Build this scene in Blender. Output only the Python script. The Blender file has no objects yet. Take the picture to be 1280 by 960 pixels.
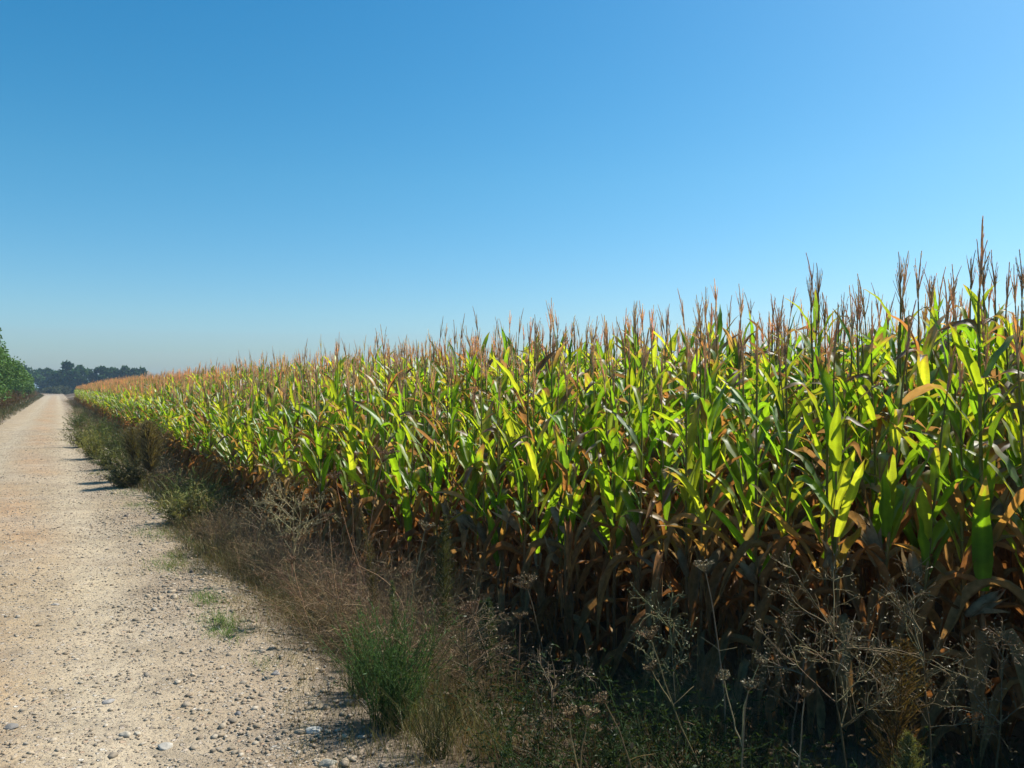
import bpy, math, random
import numpy as np
from mathutils import Vector

SC = bpy.context.scene
COL = SC.collection
RNG = np.random.default_rng(7)
random.seed(7)
PI = math.pi
EYE = 1.6
FPX = 985.0          # focal length in pixels of the 1280 px wide photograph
HORIZON = 484.0

# ------------------------------------------------------------------ geometry
class Geo:
    """Collects quads and triangles with a colour per vertex; build() links ONE mesh object."""
    def __init__(self):
        self.V, self.Q, self.T, self.C, self.n = [], [], [], [], 0
    def add(self, V, Q=None, C=None, T=None):
        V = np.asarray(V, float).reshape(-1, 3)
        if C is None: C = np.full((len(V), 3), .5)
        C = np.broadcast_to(np.asarray(C, float).reshape(-1, 3), V.shape)
        self.V.append(V); self.C.append(C)
        if Q is not None and len(Q): self.Q.append(np.asarray(Q) + self.n)
        if T is not None and len(T): self.T.append(np.asarray(T) + self.n)
        self.n += len(V)
        return self
    def arrays(self):
        V = np.concatenate(self.V) if self.V else np.zeros((0, 3))
        C = np.concatenate(self.C) if self.C else np.zeros((0, 3))
        Q = np.concatenate(self.Q) if self.Q else np.zeros((0, 4), int)
        T = np.concatenate(self.T) if self.T else np.zeros((0, 3), int)
        return V, Q, T, C
    def merge(self, other, M=None, tint=None):
        V, Q, T, C = other.arrays()
        self.add(V if M is None else V @ M[:3, :3].T + M[:3, 3], Q, C if tint is None else C * tint, T)
        return self
    def mesh(self, name, mat, smooth=True):
        V, Q, T, C = self.arrays()
        me = bpy.data.meshes.new(name)
        me.vertices.add(len(V)); me.vertices.foreach_set("co", V.astype(np.float32).ravel())
        nl = len(Q) * 4 + len(T) * 3
        me.loops.add(nl)
        me.loops.foreach_set("vertex_index", np.concatenate([Q.ravel(), T.ravel()]).astype(np.int32))
        me.polygons.add(len(Q) + len(T))
        starts = np.concatenate([np.arange(len(Q)) * 4, len(Q) * 4 + np.arange(len(T)) * 3]).astype(np.int32)
        me.polygons.foreach_set("loop_start", starts)
        if smooth: me.polygons.foreach_set("use_smooth", np.ones(len(Q) + len(T), bool))
        me.update(calc_edges=True)
        at = me.attributes.new("Col", 'FLOAT_COLOR', 'POINT')
        at.data.foreach_set("color", np.concatenate([np.clip(C, 0, 1), np.ones((len(C), 1))], 1).astype(np.float32).ravel())
        me.materials.append(mat)
        return me
    def build(self, name, mat, parent=None, smooth=True):
        return link(name, self.mesh(name, mat, smooth), parent)

def link(name, data, parent=None):
    o = bpy.data.objects.new(name, data); COL.objects.link(o)
    if parent: o.parent = parent
    return o

def empty(name, loc=(0, 0, 0), rz=0.0, scale=1.0):
    o = bpy.data.objects.new(name, None); COL.objects.link(o)
    o.empty_display_size = .1
    o.location = loc; o.rotation_euler = (0, 0, rz); o.scale = (scale,) * 3
    return o

def tag(o, label=None, cat=None, group=None, kind=None):
    if label: o["label"] = label
    if cat: o["category"] = cat
    if group: o["group"] = group
    if kind: o["kind"] = kind
    return o

def copy_tree(o, parent=None):
    c = o.copy(); COL.objects.link(c)
    c.parent = parent
    for ch in KIDS.get(o.name, []): copy_tree(ch, c)
    return c
KIDS = {}
def kids(o, *ch): KIDS.setdefault(o.name, []).extend(ch)

def unit(v, ax=-1): return v / np.maximum(np.linalg.norm(v, axis=ax, keepdims=True), 1e-9)

def strip_faces(N, K, M, closed=False):
    """quads of N strips of K rings with M verts each"""
    m = M if closed else M - 1
    n, k, j = np.meshgrid(np.arange(N), np.arange(K - 1), np.arange(m), indexing='ij')
    b = n * K * M + k * M; j2 = (j + 1) % M
    return np.stack([b + j, b + j2, b + M + j2, b + M + j], -1).reshape(-1, 4)

def ribbons(P, W, S, C):
    N, K, _ = P.shape
    S = unit(np.asarray(S)); S = S[:, None, :] if S.ndim == 2 else S
    W = np.broadcast_to(W, (N, K))[..., None] * .5
    V = np.stack([P - S * W, P + S * W], 2)
    C = np.broadcast_to(C if np.ndim(C) == 3 else np.reshape(C, (-1, 1, 3)), (N, K, 3))
    return V.reshape(-1, 3), strip_faces(N, K, 2), np.repeat(C.reshape(-1, 3), 2, 0)

def tubes(P, R, C, sides=3):
    N, K, _ = P.shape
    Tn = unit(np.gradient(P, axis=1))
    ref = np.where(np.abs(Tn.mean(1, keepdims=True)[..., 2:3]) > .8, np.array([1., .2, 0]), np.array([.1, .1, 1.]))
    U = unit(np.cross(Tn, np.broadcast_to(ref, Tn.shape))); Vv = np.cross(Tn, U)
    th = np.arange(sides) * 2 * PI / sides
    R = np.broadcast_to(R, (N, K))[..., None, None]
    V = P[:, :, None] + R * (np.cos(th)[:, None] * U[:, :, None] + np.sin(th)[:, None] * Vv[:, :, None])
    C = np.broadcast_to(C if np.ndim(C) == 3 else np.reshape(C, (-1, 1, 3)), (N, K, 3))
    return V.reshape(-1, 3), strip_faces(N, K, sides, True), np.repeat(C.reshape(-1, 3), sides, 0)

def rdirs(n, zmin=-1., zmax=1.):
    z = RNG.uniform(zmin, zmax, n); a = RNG.uniform(0, 2 * PI, n); r = np.sqrt(1 - z * z)
    return np.stack([r * np.cos(a), r * np.sin(a), z], -1)

def paths(base, d0, L, K=5, droop=.0, wob=.1):
    """N curved stems: base (N,3), start direction d0 (N,3), length L (N,)"""
    N = len(base); base = np.asarray(base, float)
    d = unit(np.asarray(d0, float)); P = np.zeros((N, K, 3)); P[:, 0] = base
    step = (np.broadcast_to(L, (N,)) / (K - 1))[:, None]
    dr = np.broadcast_to(droop, (N,))[:, None]
    for k in range(1, K):
        P[:, k] = P[:, k - 1] + d * step
        d = unit(d + RNG.normal(0, 1, (N, 3)) * wob + np.array([0, 0, -1.]) * dr)
    return P

def jit(c, n, v=.15, h=.06):
    """n colours around c: brightness and hue jitter"""
    c = np.asarray(c, float)
    return np.clip(c * (1 + RNG.normal(0, v, (n, 1))) * (1 + RNG.normal(0, h, (n, 3))), .003, 1)

def tile(g, proto, pos, rz, sc, tint=None, zsc=None, lean=None):
    """add copies of proto's geometry to g (for uncountable stuff only)"""
    V, Q, T, C = proto.arrays(); n, m = len(pos), len(V)
    if n == 0: return g
    c, s = np.cos(rz)[:, None], np.sin(rz)[:, None]
    sc = np.broadcast_to(sc, (n,))[:, None]; zs = sc if zsc is None else sc * np.reshape(zsc, (-1, 1))
    X = (V[None, :, 0] * c - V[None, :, 1] * s) * sc; Y = (V[None, :, 0] * s + V[None, :, 1] * c) * sc; Z = V[None, :, 2] * zs
    if lean is not None: X = X + Z * lean[:, :1]; Y = Y + Z * lean[:, 1:]
    W = np.stack([X, Y, Z], -1) + np.asarray(pos)[:, None]
    CC = np.broadcast_to(C[None], (n, m, 3)) if tint is None else C[None] * tint[:, None, :]
    off = (np.arange(n) * m)[:, None, None]
    g.add(W.reshape(-1, 3), (Q[None] + off).reshape(-1, 4) if len(Q) else None, CC.reshape(-1, 3),
          (T[None] + off).reshape(-1, 3) if len(T) else None)
    return g

# ------------------------------------------------------------------ materials
def mat_new(name):
    m = bpy.data.materials.new(name); m.use_nodes = True
    nt = m.node_tree; nt.nodes.clear()
    out = nt.nodes.new('ShaderNodeOutputMaterial')
    return m, nt, out
def nd(nt, t, **kw):
    n = nt.nodes.new(t)
    for k, v in kw.items():
        if k in n.inputs.keys(): n.inputs[k].default_value = v
        else: setattr(n, k, v)
    return n
def mixc(nt, fac, a, b, mode='MIX'):
    n = nt.nodes.new('ShaderNodeMix'); n.data_type = 'RGBA'; n.blend_type = mode
    for sock, v in ((n.inputs[0], fac), (n.inputs[6], a), (n.inputs[7], b)):
        if isinstance(v, bpy.types.NodeSocket): nt.links.new(v, sock)
        elif isinstance(v, (tuple, list)): sock.default_value = (*v, 1)[:4]
        else: sock.default_value = v
    return n.outputs[2]
def ramp(nt, fac, stops, interp='LINEAR'):
    n = nt.nodes.new('ShaderNodeValToRGB'); n.color_ramp.interpolation = interp
    el = n.color_ramp.elements
    while len(el) < len(stops): el.new(.5)
    for e, (p, c) in zip(el, stops):
        e.position = p; e.color = (c, c, c, 1) if not isinstance(c, (tuple, list)) else (*c, 1)
    nt.links.new(fac, n.inputs[0]); return n.outputs[0]
def noise(nt, co, scale, detail=4, rough=.55):
    n = nd(nt, 'ShaderNodeTexNoise'); n.inputs['Scale'].default_value = scale
    n.inputs['Detail'].default_value = detail; n.inputs['Roughness'].default_value = rough
    nt.links.new(co, n.inputs['Vector']); return n.outputs['Fac']

def plant_material(name, trans=.45, tmul=(1.9, 1.6, .5), gloss=.5, rough=.42, nscale=18, namp=.35, dry_tmul=None):
    m, nt, out = mat_new(name); L = nt.links.new
    at = nd(nt, 'ShaderNodeAttribute', attribute_name='Col')
    geo = nd(nt, 'ShaderNodeNewGeometry'); oi = nd(nt, 'ShaderNodeObjectInfo')
    nz = noise(nt, geo.outputs['Position'], nscale, 3)
    mul = ramp(nt, nz, [(.25, 1 - namp), (.75, 1 + namp * .0 + .0)])
    c = mixc(nt, 1.0, at.outputs['Color'], mul, 'MULTIPLY')
    if dry_tmul:
        c = mixc(nt, ramp(nt, noise(nt, geo.outputs['Position'], 34, 5, .7), [(.63, 0.), (.73, .65)]), c, (.20, .145, .06))
    hs = nd(nt, 'ShaderNodeHueSaturation')
    mr = nd(nt, 'ShaderNodeMapRange'); L(oi.outputs['Random'], mr.inputs[0]); mr.inputs[3].default_value = .85; mr.inputs[4].default_value = 1.15
    L(mr.outputs[0], hs.inputs['Value']); L(c, hs.inputs['Color']); c = hs.outputs[0]
    df = nd(nt, 'ShaderNodeBsdfDiffuse'); L(c, df.inputs[0])
    tl = nd(nt, 'ShaderNodeBsdfTranslucent')
    if dry_tmul:                       # dead tissue lets less and browner light through than green tissue
        sp = nd(nt, 'ShaderNodeSeparateColor'); L(at.outputs['Color'], sp.inputs[0])
        gr_ = nd(nt, 'ShaderNodeMath', operation='DIVIDE'); L(sp.outputs[1], gr_.inputs[0]); L(sp.outputs[0], gr_.inputs[1])
        half = nd(nt, 'ShaderNodeMath', operation='MULTIPLY'); L(gr_.outputs[0], half.inputs[0]); half.inputs[1].default_value = .5
        tmul = mixc(nt, ramp(nt, half.outputs[0], [(.38, 0.), (.56, 1.)]), dry_tmul, tmul)
    L(mixc(nt, 1.0, c, tmul, 'MULTIPLY'), tl.inputs[0])
    mx = nd(nt, 'ShaderNodeMixShader'); mx.inputs[0].default_value = trans
    L(df.outputs[0], mx.inputs[1]); L(tl.outputs[0], mx.inputs[2])
    if gloss > 0:
        gl = nd(nt, 'ShaderNodeBsdfGlossy'); gl.inputs['Roughness'].default_value = rough
        gl.inputs[0].default_value = (.9, .93, .9, 1)
        fr = nd(nt, 'ShaderNodeFresnel'); fr.inputs[0].default_value = 1.42
        ml = nd(nt, 'ShaderNodeMath', operation='MULTIPLY'); L(fr.outputs[0], ml.inputs[0]); ml.inputs[1].default_value = gloss
        m2 = nd(nt, 'ShaderNodeMixShader'); L(ml.outputs[0], m2.inputs[0]); L(mx.outputs[0], m2.inputs[1]); L(gl.outputs[0], m2.inputs[2])
        L(m2.outputs[0], out.inputs[0])
    else: L(mx.outputs[0], out.inputs[0])
    return m

M_LEAF = plant_material('corn_leaf', .55, (2.65, 2.5, .55), .06, .52, 22, .3, (1.75, 1.42, .8))
M_DRY = plant_material('dry_leaf', .40, (1.45, 1.15, .7), .02, .55, 30, .5)
M_STALK = plant_material('corn_stalk', .0, (1, 1, 1), .3, .5, 40, .4)
M_TASSEL = plant_material('corn_tassel', .48, (1.25, 1.08, .85), .0, .6, 60, .3)
M_TWIG = plant_material('dry_twig', .08, (1.2, 1.1, .8), .03, .5, 30, .3)
M_GRASS = plant_material('grass_blade', .25, (1.6, 1.4, .6), .08, .5, 6, .4)
M_WEED = plant_material('weed_leaf', .3, (1.6, 1.5, .5), .02, .5, 12, .4)
M_TREE = plant_material('tree_leaf', .25, (1.6, 1.6, .5), .0, .5, 1.5, .35)
M_BARK = plant_material('bark', .0, (1, 1, 1), 0, .6, 9, .5)

def stone_material():
    m, nt, out = mat_new('stone'); L = nt.links.new
    at = nd(nt, 'ShaderNodeAttribute', attribute_name='Col'); geo = nd(nt, 'ShaderNodeNewGeometry')
    n1 = noise(nt, geo.outputs['Position'], 55, 5, .65)
    c = mixc(nt, 1.0, at.outputs['Color'], ramp(nt, n1, [(.3, .62), (.7, 1.12)]), 'MULTIPLY')
    p = nd(nt, 'ShaderNodeBsdfPrincipled'); p.inputs['Roughness'].default_value = .85
    L(c, p.inputs['Base Color'])
    b = nd(nt, 'ShaderNodeBump'); b.inputs['Strength'].default_value = .5; b.inputs['Distance'].default_value = .006
    L(n1, b.inputs['Height']); L(b.outputs[0], p.inputs['Normal'])
    L(p.outputs[0], out.inputs[0]); return m
M_STONE = stone_material()

def road_material():
    """pale compacted gravel: pinkish tan dirt, embedded pebbles, bare orange soil patches"""
    m, nt, out = mat_new('gravel_road'); L = nt.links.new
    at = nd(nt, 'ShaderNodeAttribute', attribute_name='Col'); geo = nd(nt, 'ShaderNodeNewGeometry')
    P = geo.outputs['Position']
    n_big = noise(nt, P, .7, 5, .6); n_mid = noise(nt, P, 5, 5, .65); n_fine = noise(nt, P, 90, 4, .7)
    c = mixc(nt, ramp(nt, n_big, [(.42, 0.), (.72, .8)]), at.outputs['Color'], (.42, .345, .25))
    c = mixc(nt, 1.0, c, ramp(nt, n_mid, [(.25, .62), (.45, .97), (.75, 1.14)]), 'MULTIPLY')
    n_pat = noise(nt, P, 1.6, 4, .6)
    c = mixc(nt, 1.0, c, ramp(nt, n_pat, [(.3, (.78, .75, .72)), (.5, (1., .99, .97)), (.7, (1.08, 1.05, 1.))]), 'MULTIPLY')
    c = mixc(nt, 1.0, c, ramp(nt, n_fine, [(.25, .66), (.7, 1.14)]), 'MULTIPLY')
    hts = []
    for sc, lo, hi, rnd in ((28, .30, .42, .9), (62, .28, .42, 1.), (130, .25, .45, 1.)):
        v = nd(nt, 'ShaderNodeTexVoronoi'); v.inputs['Scale'].default_value = sc; v.inputs['Randomness'].default_value = rnd
        L(P, v.inputs['Vector'])
        dome = ramp(nt, v.outputs['Distance'], [(lo, 1.), (hi, 0.)])
        sep = nd(nt, 'ShaderNodeSeparateColor'); L(v.outputs['Color'], sep.inputs[0])
        pick = ramp(nt, sep.outputs[0], [(.52, 0.), (.6, 1.)])
        msk = nd(nt, 'ShaderNodeMath', operation='MULTIPLY'); L(dome, msk.inputs[0]); L(pick, msk.inputs[1])
        tone = ramp(nt, sep.outputs[1], [(0., (.20, .16, .125)), (.3, (.34, .285, .22)), (.6, (.47, .41, .33)), (.85, (.40, .26, .16)), (1., (.66, .62, .54))])
        fac = nd(nt, 'ShaderNodeMath', operation='MULTIPLY'); L(msk.outputs[0], fac.inputs[0]); fac.inputs[1].default_value = .75
        c = mixc(nt, fac.outputs[0], c, tone)
        hts.append((msk.outputs[0], 1 / sc))
    p = nd(nt, 'ShaderNodeBsdfPrincipled'); p.inputs['Roughness'].default_value = .95; p.inputs['Specular IOR Level'].default_value = .2
    L(c, p.inputs['Base Color'])
    prev = None
    for h, s in hts + [(n_fine, .012), (n_mid, .05)]:
        b = nd(nt, 'ShaderNodeBump'); b.inputs['Strength'].default_value = .9; b.inputs['Distance'].default_value = s * .45
        L(h, b.inputs['Height'])
        if prev: L(prev, b.inputs['Normal'])
        prev = b.outputs[0]
    L(prev, p.inputs['Normal']); L(p.outputs[0], out.inputs[0]); return m
M_ROAD = road_material()

def ground_material():
    m, nt, out = mat_new('field_soil'); L = nt.links.new
    geo = nd(nt, 'ShaderNodeNewGeometry'); P = geo.outputs['Position']
    n1 = noise(nt, P, .6, 5); n2 = noise(nt, P, 14, 6, .65)
    at = nd(nt, 'ShaderNodeAttribute', attribute_name='Col')
    c = mixc(nt, 1.0, at.outputs['Color'], ramp(nt, n1, [(.35, .8), (.65, 1.2)]), 'MULTIPLY')
    c = mixc(nt, 1.0, c, ramp(nt, n2, [(.25, .55), (.75, 1.2)]), 'MULTIPLY')
    p = nd(nt, 'ShaderNodeBsdfPrincipled'); p.inputs['Roughness'].default_value = 1.; p.inputs['Specular IOR Level'].default_value = .1
    L(c, p.inputs['Base Color'])
    b = nd(nt, 'ShaderNodeBump'); b.inputs['Strength'].default_value = .8; b.inputs['Distance'].default_value = .04
    L(n2, b.inputs['Height']); L(b.outputs[0], p.inputs['Normal']); L(p.outputs[0], out.inputs[0]); return m
M_GROUND = ground_material()

# ------------------------------------------------------------------ layout
# The camera looks along +Y; the road runs 30 degrees to its left. s = metres along the road, a = metres right of the camera across it.
DS = np.array([-.5, .8660254]); DA = np.array([.8660254, .5])
def xy(s, a): return np.stack([s * DS[0] + a * DA[0], s * DS[1] + a * DA[1]], -1)
def sa(x, y): return x * DS[0] + y * DS[1], x * DA[0] + y * DA[1]
EDGE_S = [-8, -3, 0, 2.1, 3.6, 5.2, 7.9, 12, 19.5, 60, 110]
EDGE_A = [6.6, 5.6, 4.9, 4.25, 3.65, 3.0, 2.4, 2.25, 2.2, 2.1, 2.0]
def edge(s): return np.interp(s, EDGE_S, EDGE_A)              # front row of the corn
ROAD_L, ROAD_R = -2.15, 1.15
def sstep(x, a, b):
    t = np.clip((x - a) / (b - a), 0, 1); return t * t * (3 - 2 * t)
def lump(s, a, f, ph): return np.sin(s * f + ph) * np.cos(a * f * 1.3 + ph * 2.1)
def ground_z(s, a):
    s = np.asarray(s, float); a = np.asarray(a, float)
    near = np.clip(1 - np.abs(s) / 160, 0, 1)
    z = .02 * (1 - ((a + .5) / 1.65) ** 2).clip(-1, 1)
    z = z - .02 * np.exp(-((a - .35) / .3) ** 2) - .02 * np.exp(-((a + 1.3) / .3) ** 2)
    z = z + near * (.010 * lump(s, a, 1.7, .3) + .007 * lump(s, a, 4.1, 1.7))
    z = np.where((a > ROAD_L) & (a < ROAD_R), z, z * .4)
    e = edge(s)
    z = z - (.33 + .10 * sstep(s, 2.5, 5.)) * sstep(a, ROAD_R - .05, np.maximum(e - .25, ROAD_R + .6))
    z = z + .16 * sstep(-a, -ROAD_L, -ROAD_L + 1.0)
    z = z + np.where(a > e, .02 * lump(s, a, 2.3, .9) + .19 * np.minimum(a - e, 2.4), 0)
    return z
def gz(x, y):
    s, a = sa(np.asarray(x, float), np.asarray(y, float)); return ground_z(s, a)
def at_px(px, Y): return (px - 640) / FPX * Y
def foot(px, Y):
    """the point of the ground that stands Y metres ahead in the picture's column px"""
    x = at_px(px, Y); return (x, Y, float(gz(x, Y)))
def on_ground(px, py):
    z = 0.
    for _ in range(25):
        Y = FPX * (EYE - z) / (py - HORIZON); x = at_px(px, Y); z = .5 * z + .5 * float(gz(x, Y))
    return (x, Y, z)

# ------------------------------------------------------------------ the ground and the road
def sheet(sv, av, zf):
    S, A = np.meshgrid(sv, av, indexing='ij')
    p = xy(S, A); Z = zf(S, A)
    return np.concatenate([p, Z[..., None]], -1).reshape(-1, 3), strip_faces(1, len(sv), len(av))
geom = lambda a, b, n: np.geomspace(a, b, n)
s_lines = np.concatenate([-geom(900, 6, 14), np.arange(-5, 16, .12), geom(16, 130, 160), geom(134, 900, 16)])
a_lines = np.concatenate([-geom(900, 5, 18), np.arange(-4.6, 7.2, .1), geom(7.6, 900, 26)])
g = Geo()
V, Q = sheet(s_lines, a_lines, lambda S, A: ground_z(S, A) - .03 * ((A > ROAD_L + .2) & (A < ROAD_R - .2) & (S < 178)))
gs_, ga_ = sa(V[:, 0], V[:, 1])
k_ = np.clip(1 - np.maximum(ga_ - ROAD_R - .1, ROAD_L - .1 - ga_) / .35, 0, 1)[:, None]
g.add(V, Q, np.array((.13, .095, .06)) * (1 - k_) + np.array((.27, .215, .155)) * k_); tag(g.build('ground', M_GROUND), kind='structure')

g = Geo()
rs = np.concatenate([np.arange(-5, 10, .05), geom(10, 40, 240), geom(40.5, 176, 120)]); ra = np.linspace(0, 1, 60)
S, A = np.meshgrid(rs, ra, indexing='ij')
lo = ROAD_L + .10 * np.sin(rs * .9) + .07 * np.sin(rs * 2.7 + 1) + .04 * np.sin(rs * 7.1)
hi = ROAD_R + .10 * np.sin(rs * 1.1 + 2) + .08 * np.sin(rs * 3.1) + .05 * np.sin(rs * 8.3 + 1)
A = lo[:, None] + (hi - lo)[:, None] * A
Z = ground_z(S, A) + .004
fine = np.clip(1 - S / 25, 0, 1)
Z = Z + fine * RNG.normal(0, .0022, Z.shape)
p = np.concatenate([xy(S, A), Z[..., None]], -1)
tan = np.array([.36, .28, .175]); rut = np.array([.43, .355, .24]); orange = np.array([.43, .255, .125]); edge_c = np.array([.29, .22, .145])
wob = .06 * np.sin(S * .6) + .05 * np.sin(S * 1.7 + 1)
w_rut = np.clip(np.exp(-((A - .26 + wob) / .26) ** 2) + np.exp(-((A + 1.15 + wob) / .28) ** 2), 0, 1)[..., None]
w_or = (np.exp(-((A + .45 + wob) / .36) ** 2) * (.45 + .3 * np.sin(S * .8 + A * 3)))[..., None]
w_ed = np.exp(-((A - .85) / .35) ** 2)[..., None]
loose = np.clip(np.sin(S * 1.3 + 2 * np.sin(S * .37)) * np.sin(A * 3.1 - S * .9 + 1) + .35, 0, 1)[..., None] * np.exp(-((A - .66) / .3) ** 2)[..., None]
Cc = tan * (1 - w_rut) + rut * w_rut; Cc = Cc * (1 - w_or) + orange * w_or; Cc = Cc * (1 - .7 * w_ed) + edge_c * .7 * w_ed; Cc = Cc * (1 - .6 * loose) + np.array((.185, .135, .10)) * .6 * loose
g.add(p.reshape(-1, 3), strip_faces(1, len(rs), len(ra)), Cc.reshape(-1, 3))
tag(g.build('gravel_road', M_ROAD), kind='structure')

# a second track crosses at the far end of the road
g = Geo(); cs = np.linspace(176.2, 181, 4); ca = np.linspace(-40, 25, 60)
V, Q = sheet(cs, ca, lambda S, A: ground_z(S, A) + .03)
g.add(V, Q, (.5, .44, .36)); tag(g.build('crossing_track', M_ROAD), kind='structure')

# ------------------------------------------------------------------ gravel
def ico():
    t = (1 + 5 ** .5) / 2
    v = np.array([(-1, t, 0), (1, t, 0), (-1, -t, 0), (1, -t, 0), (0, -1, t), (0, 1, t), (0, -1, -t), (0, 1, -t), (t, 0, -1), (t, 0, 1), (-t, 0, -1), (-t, 0, 1)], float)
    f = np.array([(0, 11, 5), (0, 5, 1), (0, 1, 7), (0, 7, 10), (0, 10, 11), (1, 5, 9), (5, 11, 4), (11, 10, 2), (10, 7, 6), (7, 1, 8), (3, 9, 4), (3, 4, 2), (3, 2, 6), (3, 6, 8), (3, 8, 9), (4, 9, 5), (2, 4, 11), (6, 2, 10), (8, 6, 7), (9, 8, 1)])
    return unit(v), f
def subdiv(v, f):
    e = {}; v = list(map(tuple, v)); nf = []
    def mid(a, b):
        k = (min(a, b), max(a, b))
        if k not in e:
            m = np.array(v[a]) + np.array(v[b]); v.append(tuple(m / np.linalg.norm(m))); e[k] = len(v) - 1
        return e[k]
    for a, b, c in f:
        x, y, z = mid(a, b), mid(b, c), mid(c, a); nf += [(a, x, z), (b, y, x), (c, z, y), (x, y, z)]
    return np.array(v), np.array(nf)
IV, IF = ico(); IV2, IF2 = subdiv(*subdiv(IV, IF))
STONE_TONES = np.array([(.30, .25, .19), (.40, .34, .27), (.48, .43, .36), (.24, .20, .17), (.36, .24, .16), (.60, .56, .49), (.30, .30, .29), (.44, .33, .22)])

def gravel(n, smax, size, power, a0=ROAD_L, a1=ROAD_R, bias=None, sink=.35):
    g = Geo()
    s = -1.2 + (smax + 1.2) * RNG.random(n) ** power; a = RNG.uniform(a0, a1, n)
    if bias is not None:
        keep = RNG.random(n) < bias(s, a); s, a = s[keep], a[keep]; n = len(s)
    p = xy(s, a); z = ground_z(s, a) + .004
    r = size * RNG.lognormal(0, .45, n)
    V = IV[None] * (1 + RNG.uniform(-.28, .28, (n, 12, 1)))
    V = V * np.stack([RNG.uniform(.8, 1.5, n), RNG.uniform(.7, 1.1, n), RNG.uniform(.4, .75, n)], -1)[:, None] * r[:, None, None]
    th = RNG.uniform(0, 2 * PI, n); c, sn = np.cos(th)[:, None], np.sin(th)[:, None]
    X = V[..., 0] * c - V[..., 1] * sn; Y = V[..., 0] * sn + V[..., 1] * c
    W = np.stack([X + p[:, :1], Y + p[:, 1:], V[..., 2] + z[:, None] + r[:, None] * (.5 - sink)], -1)
    C = (STONE_TONES[RNG.integers(0, len(STONE_TONES), n)] * .3 + np.array((.39, .31, .205)) * .7) * RNG.uniform(.6, 1.05, (n, 1))
    g.add(W.reshape(-1, 3), None, np.repeat(C, 12, 0), (IF[None] + (np.arange(n) * 12)[:, None, None]).reshape(-1, 3))
    return g
gr = gravel(60000, 34, .0042, 2.3)
patch = lambda s, a: np.clip((.25 + .35 * (np.abs(a + .45) < .3)) * (1 - .6 * np.exp(-((a - .22) / .2) ** 2)) + .9 * np.exp(-((a - .55 - .2 * np.sin(s * .7)) / .38) ** 2) + .35 * (np.sin(s * 1.9 + a * 2) * np.sin(a * 4 - s) > .45), 0, 1)
gr.merge(gravel(9000, 32, .0068, 2.2, a1=ROAD_R + .25, bias=patch))
gr.merge(gravel(600, 26, .011, 2.0, a1=ROAD_R + .2, bias=patch))
gr.merge(gravel(30, 24, .017, 1.6, bias=lambda s, a: .3 + .7 * (a > .3)))
gr.merge(gravel(6000, 16, .0075, 1.8, a0=.55, a1=ROAD_R + .25))
gr.merge(gravel(9000, 14, .0065, 1.6))
def loosef(s, a): return np.clip(np.sin(s * 1.3 + 2 * np.sin(s * .37)) * np.sin(a * 3.1 - s * .9 + 1) + .35, 0, 1) * np.exp(-((a - .68) / .3) ** 2)
dk = STONE_TONES.copy(); STONE_TONES[:] = dk * .75 * (1.05, .93, .8)
gr.merge(gravel(42000, 20, .0075, 1.7, a0=0., a1=ROAD_R + .2, bias=loosef))
gr.merge(gravel(1500, 16, .013, 1.5, a0=0., a1=ROAD_R + .2, bias=loosef))
STONE_TONES[:] = dk
tag(gr.build('gravel', M_STONE, smooth=False), 'loose pale gravel and pebbles scattered over the dirt road', None, None, 'stuff')

def stone(px, py, w, label, tone, flat=.5, smooth=True):
    x, y, z = on_ground(px, py); r = w / FPX * y * .42
    V = IV2.copy(); d = RNG.normal(0, 1, (7, 3)); d = unit(d)
    for k in range(7):                                  # knock flats off the pebble
        h = V @ d[k]; lim = RNG.uniform(.6, .88); V = V - np.maximum(h - lim, 0)[:, None] * d[k] * .85
    V = V * (1 + .05 * np.sin(V[:, :1] * 5 + V[:, 1:2] * 4 + px)) * np.array([1., RNG.uniform(.6, .85), flat]) * r
    g = Geo().add(V, None, np.array(tone), IF2)
    o = g.build('stone', M_STONE, smooth=smooth); o.location = (x, y, z + r * flat * .35); o.rotation_euler = (RNG.uniform(-.15, .15), RNG.uniform(-.15, .15), RNG.uniform(-.5, .5))
    tag(o, label, 'stone', 'larger stones lying on the road'); return o
for a in [(208, 935, 30, 'large flat pale stone, biggest in the bare road near the bottom', (.44, .40, .33), .42),
          (158, 920, 22, 'buff rounded stone left of the big flat pale stone', (.43, .37, .28), .5),
          (14, 909, 26, 'dark grey stone bedded in orange soil by the left picture edge', (.21, .19, .165), .3),
          (393, 914, 28, 'pale grey flat stone just outside the weed shadow', (.42, .41, .36), .38),
          (410, 957, 30, 'grey green stone cut by the bottom picture edge', (.30, .28, .22), .5),
          (172, 918, 12, 'small cream stone between the two bottom stones', (.55, .48, .36), .7),
          (242, 845, 11, 'small tan pebble standing alone on the gravel mid road', (.50, .38, .25), .7),
          (135, 878, 22, 'flat grey stone in the middle of the road', (.34, .31, .27), .3),
          (345, 843, 15, 'grey pebble at the foot of the brown weeds', (.26, .235, .21), .6),
          (437, 880, 20, 'brown stone lying against the shaded weed foot', (.30, .22, .15), .6),
          (298, 893, 14, 'dark stone with a shadow streak right of the flat stones', (.22, .20, .18), .6),
          (70, 756, 12, 'grey flat stone far up the left wheel track', (.33, .30, .26), .3),
          (240, 716, 9, 'dark brown clod beside the uppermost green grass patch', (.16, .12, .09), .8),
          (158, 646, 7, 'small dark stone far up the middle of the road', (.15, .12, .10), .8)]:
    stone(*a)

# ------------------------------------------------------------------ corn
GREENS = np.array([(.105, .20, .022), (.14, .24, .024), (.10, .18, .024), (.19, .25, .028), (.075, .14, .028), (.17, .215, .04), (.23, .26, .045)])
YELLOW = np.array((.27, .245, .04)); RUST = np.array((.24, .145, .075)); STRAW = np.array((.47, .31, .14)); BROWN = np.array((.38, .19, .075))

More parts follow.
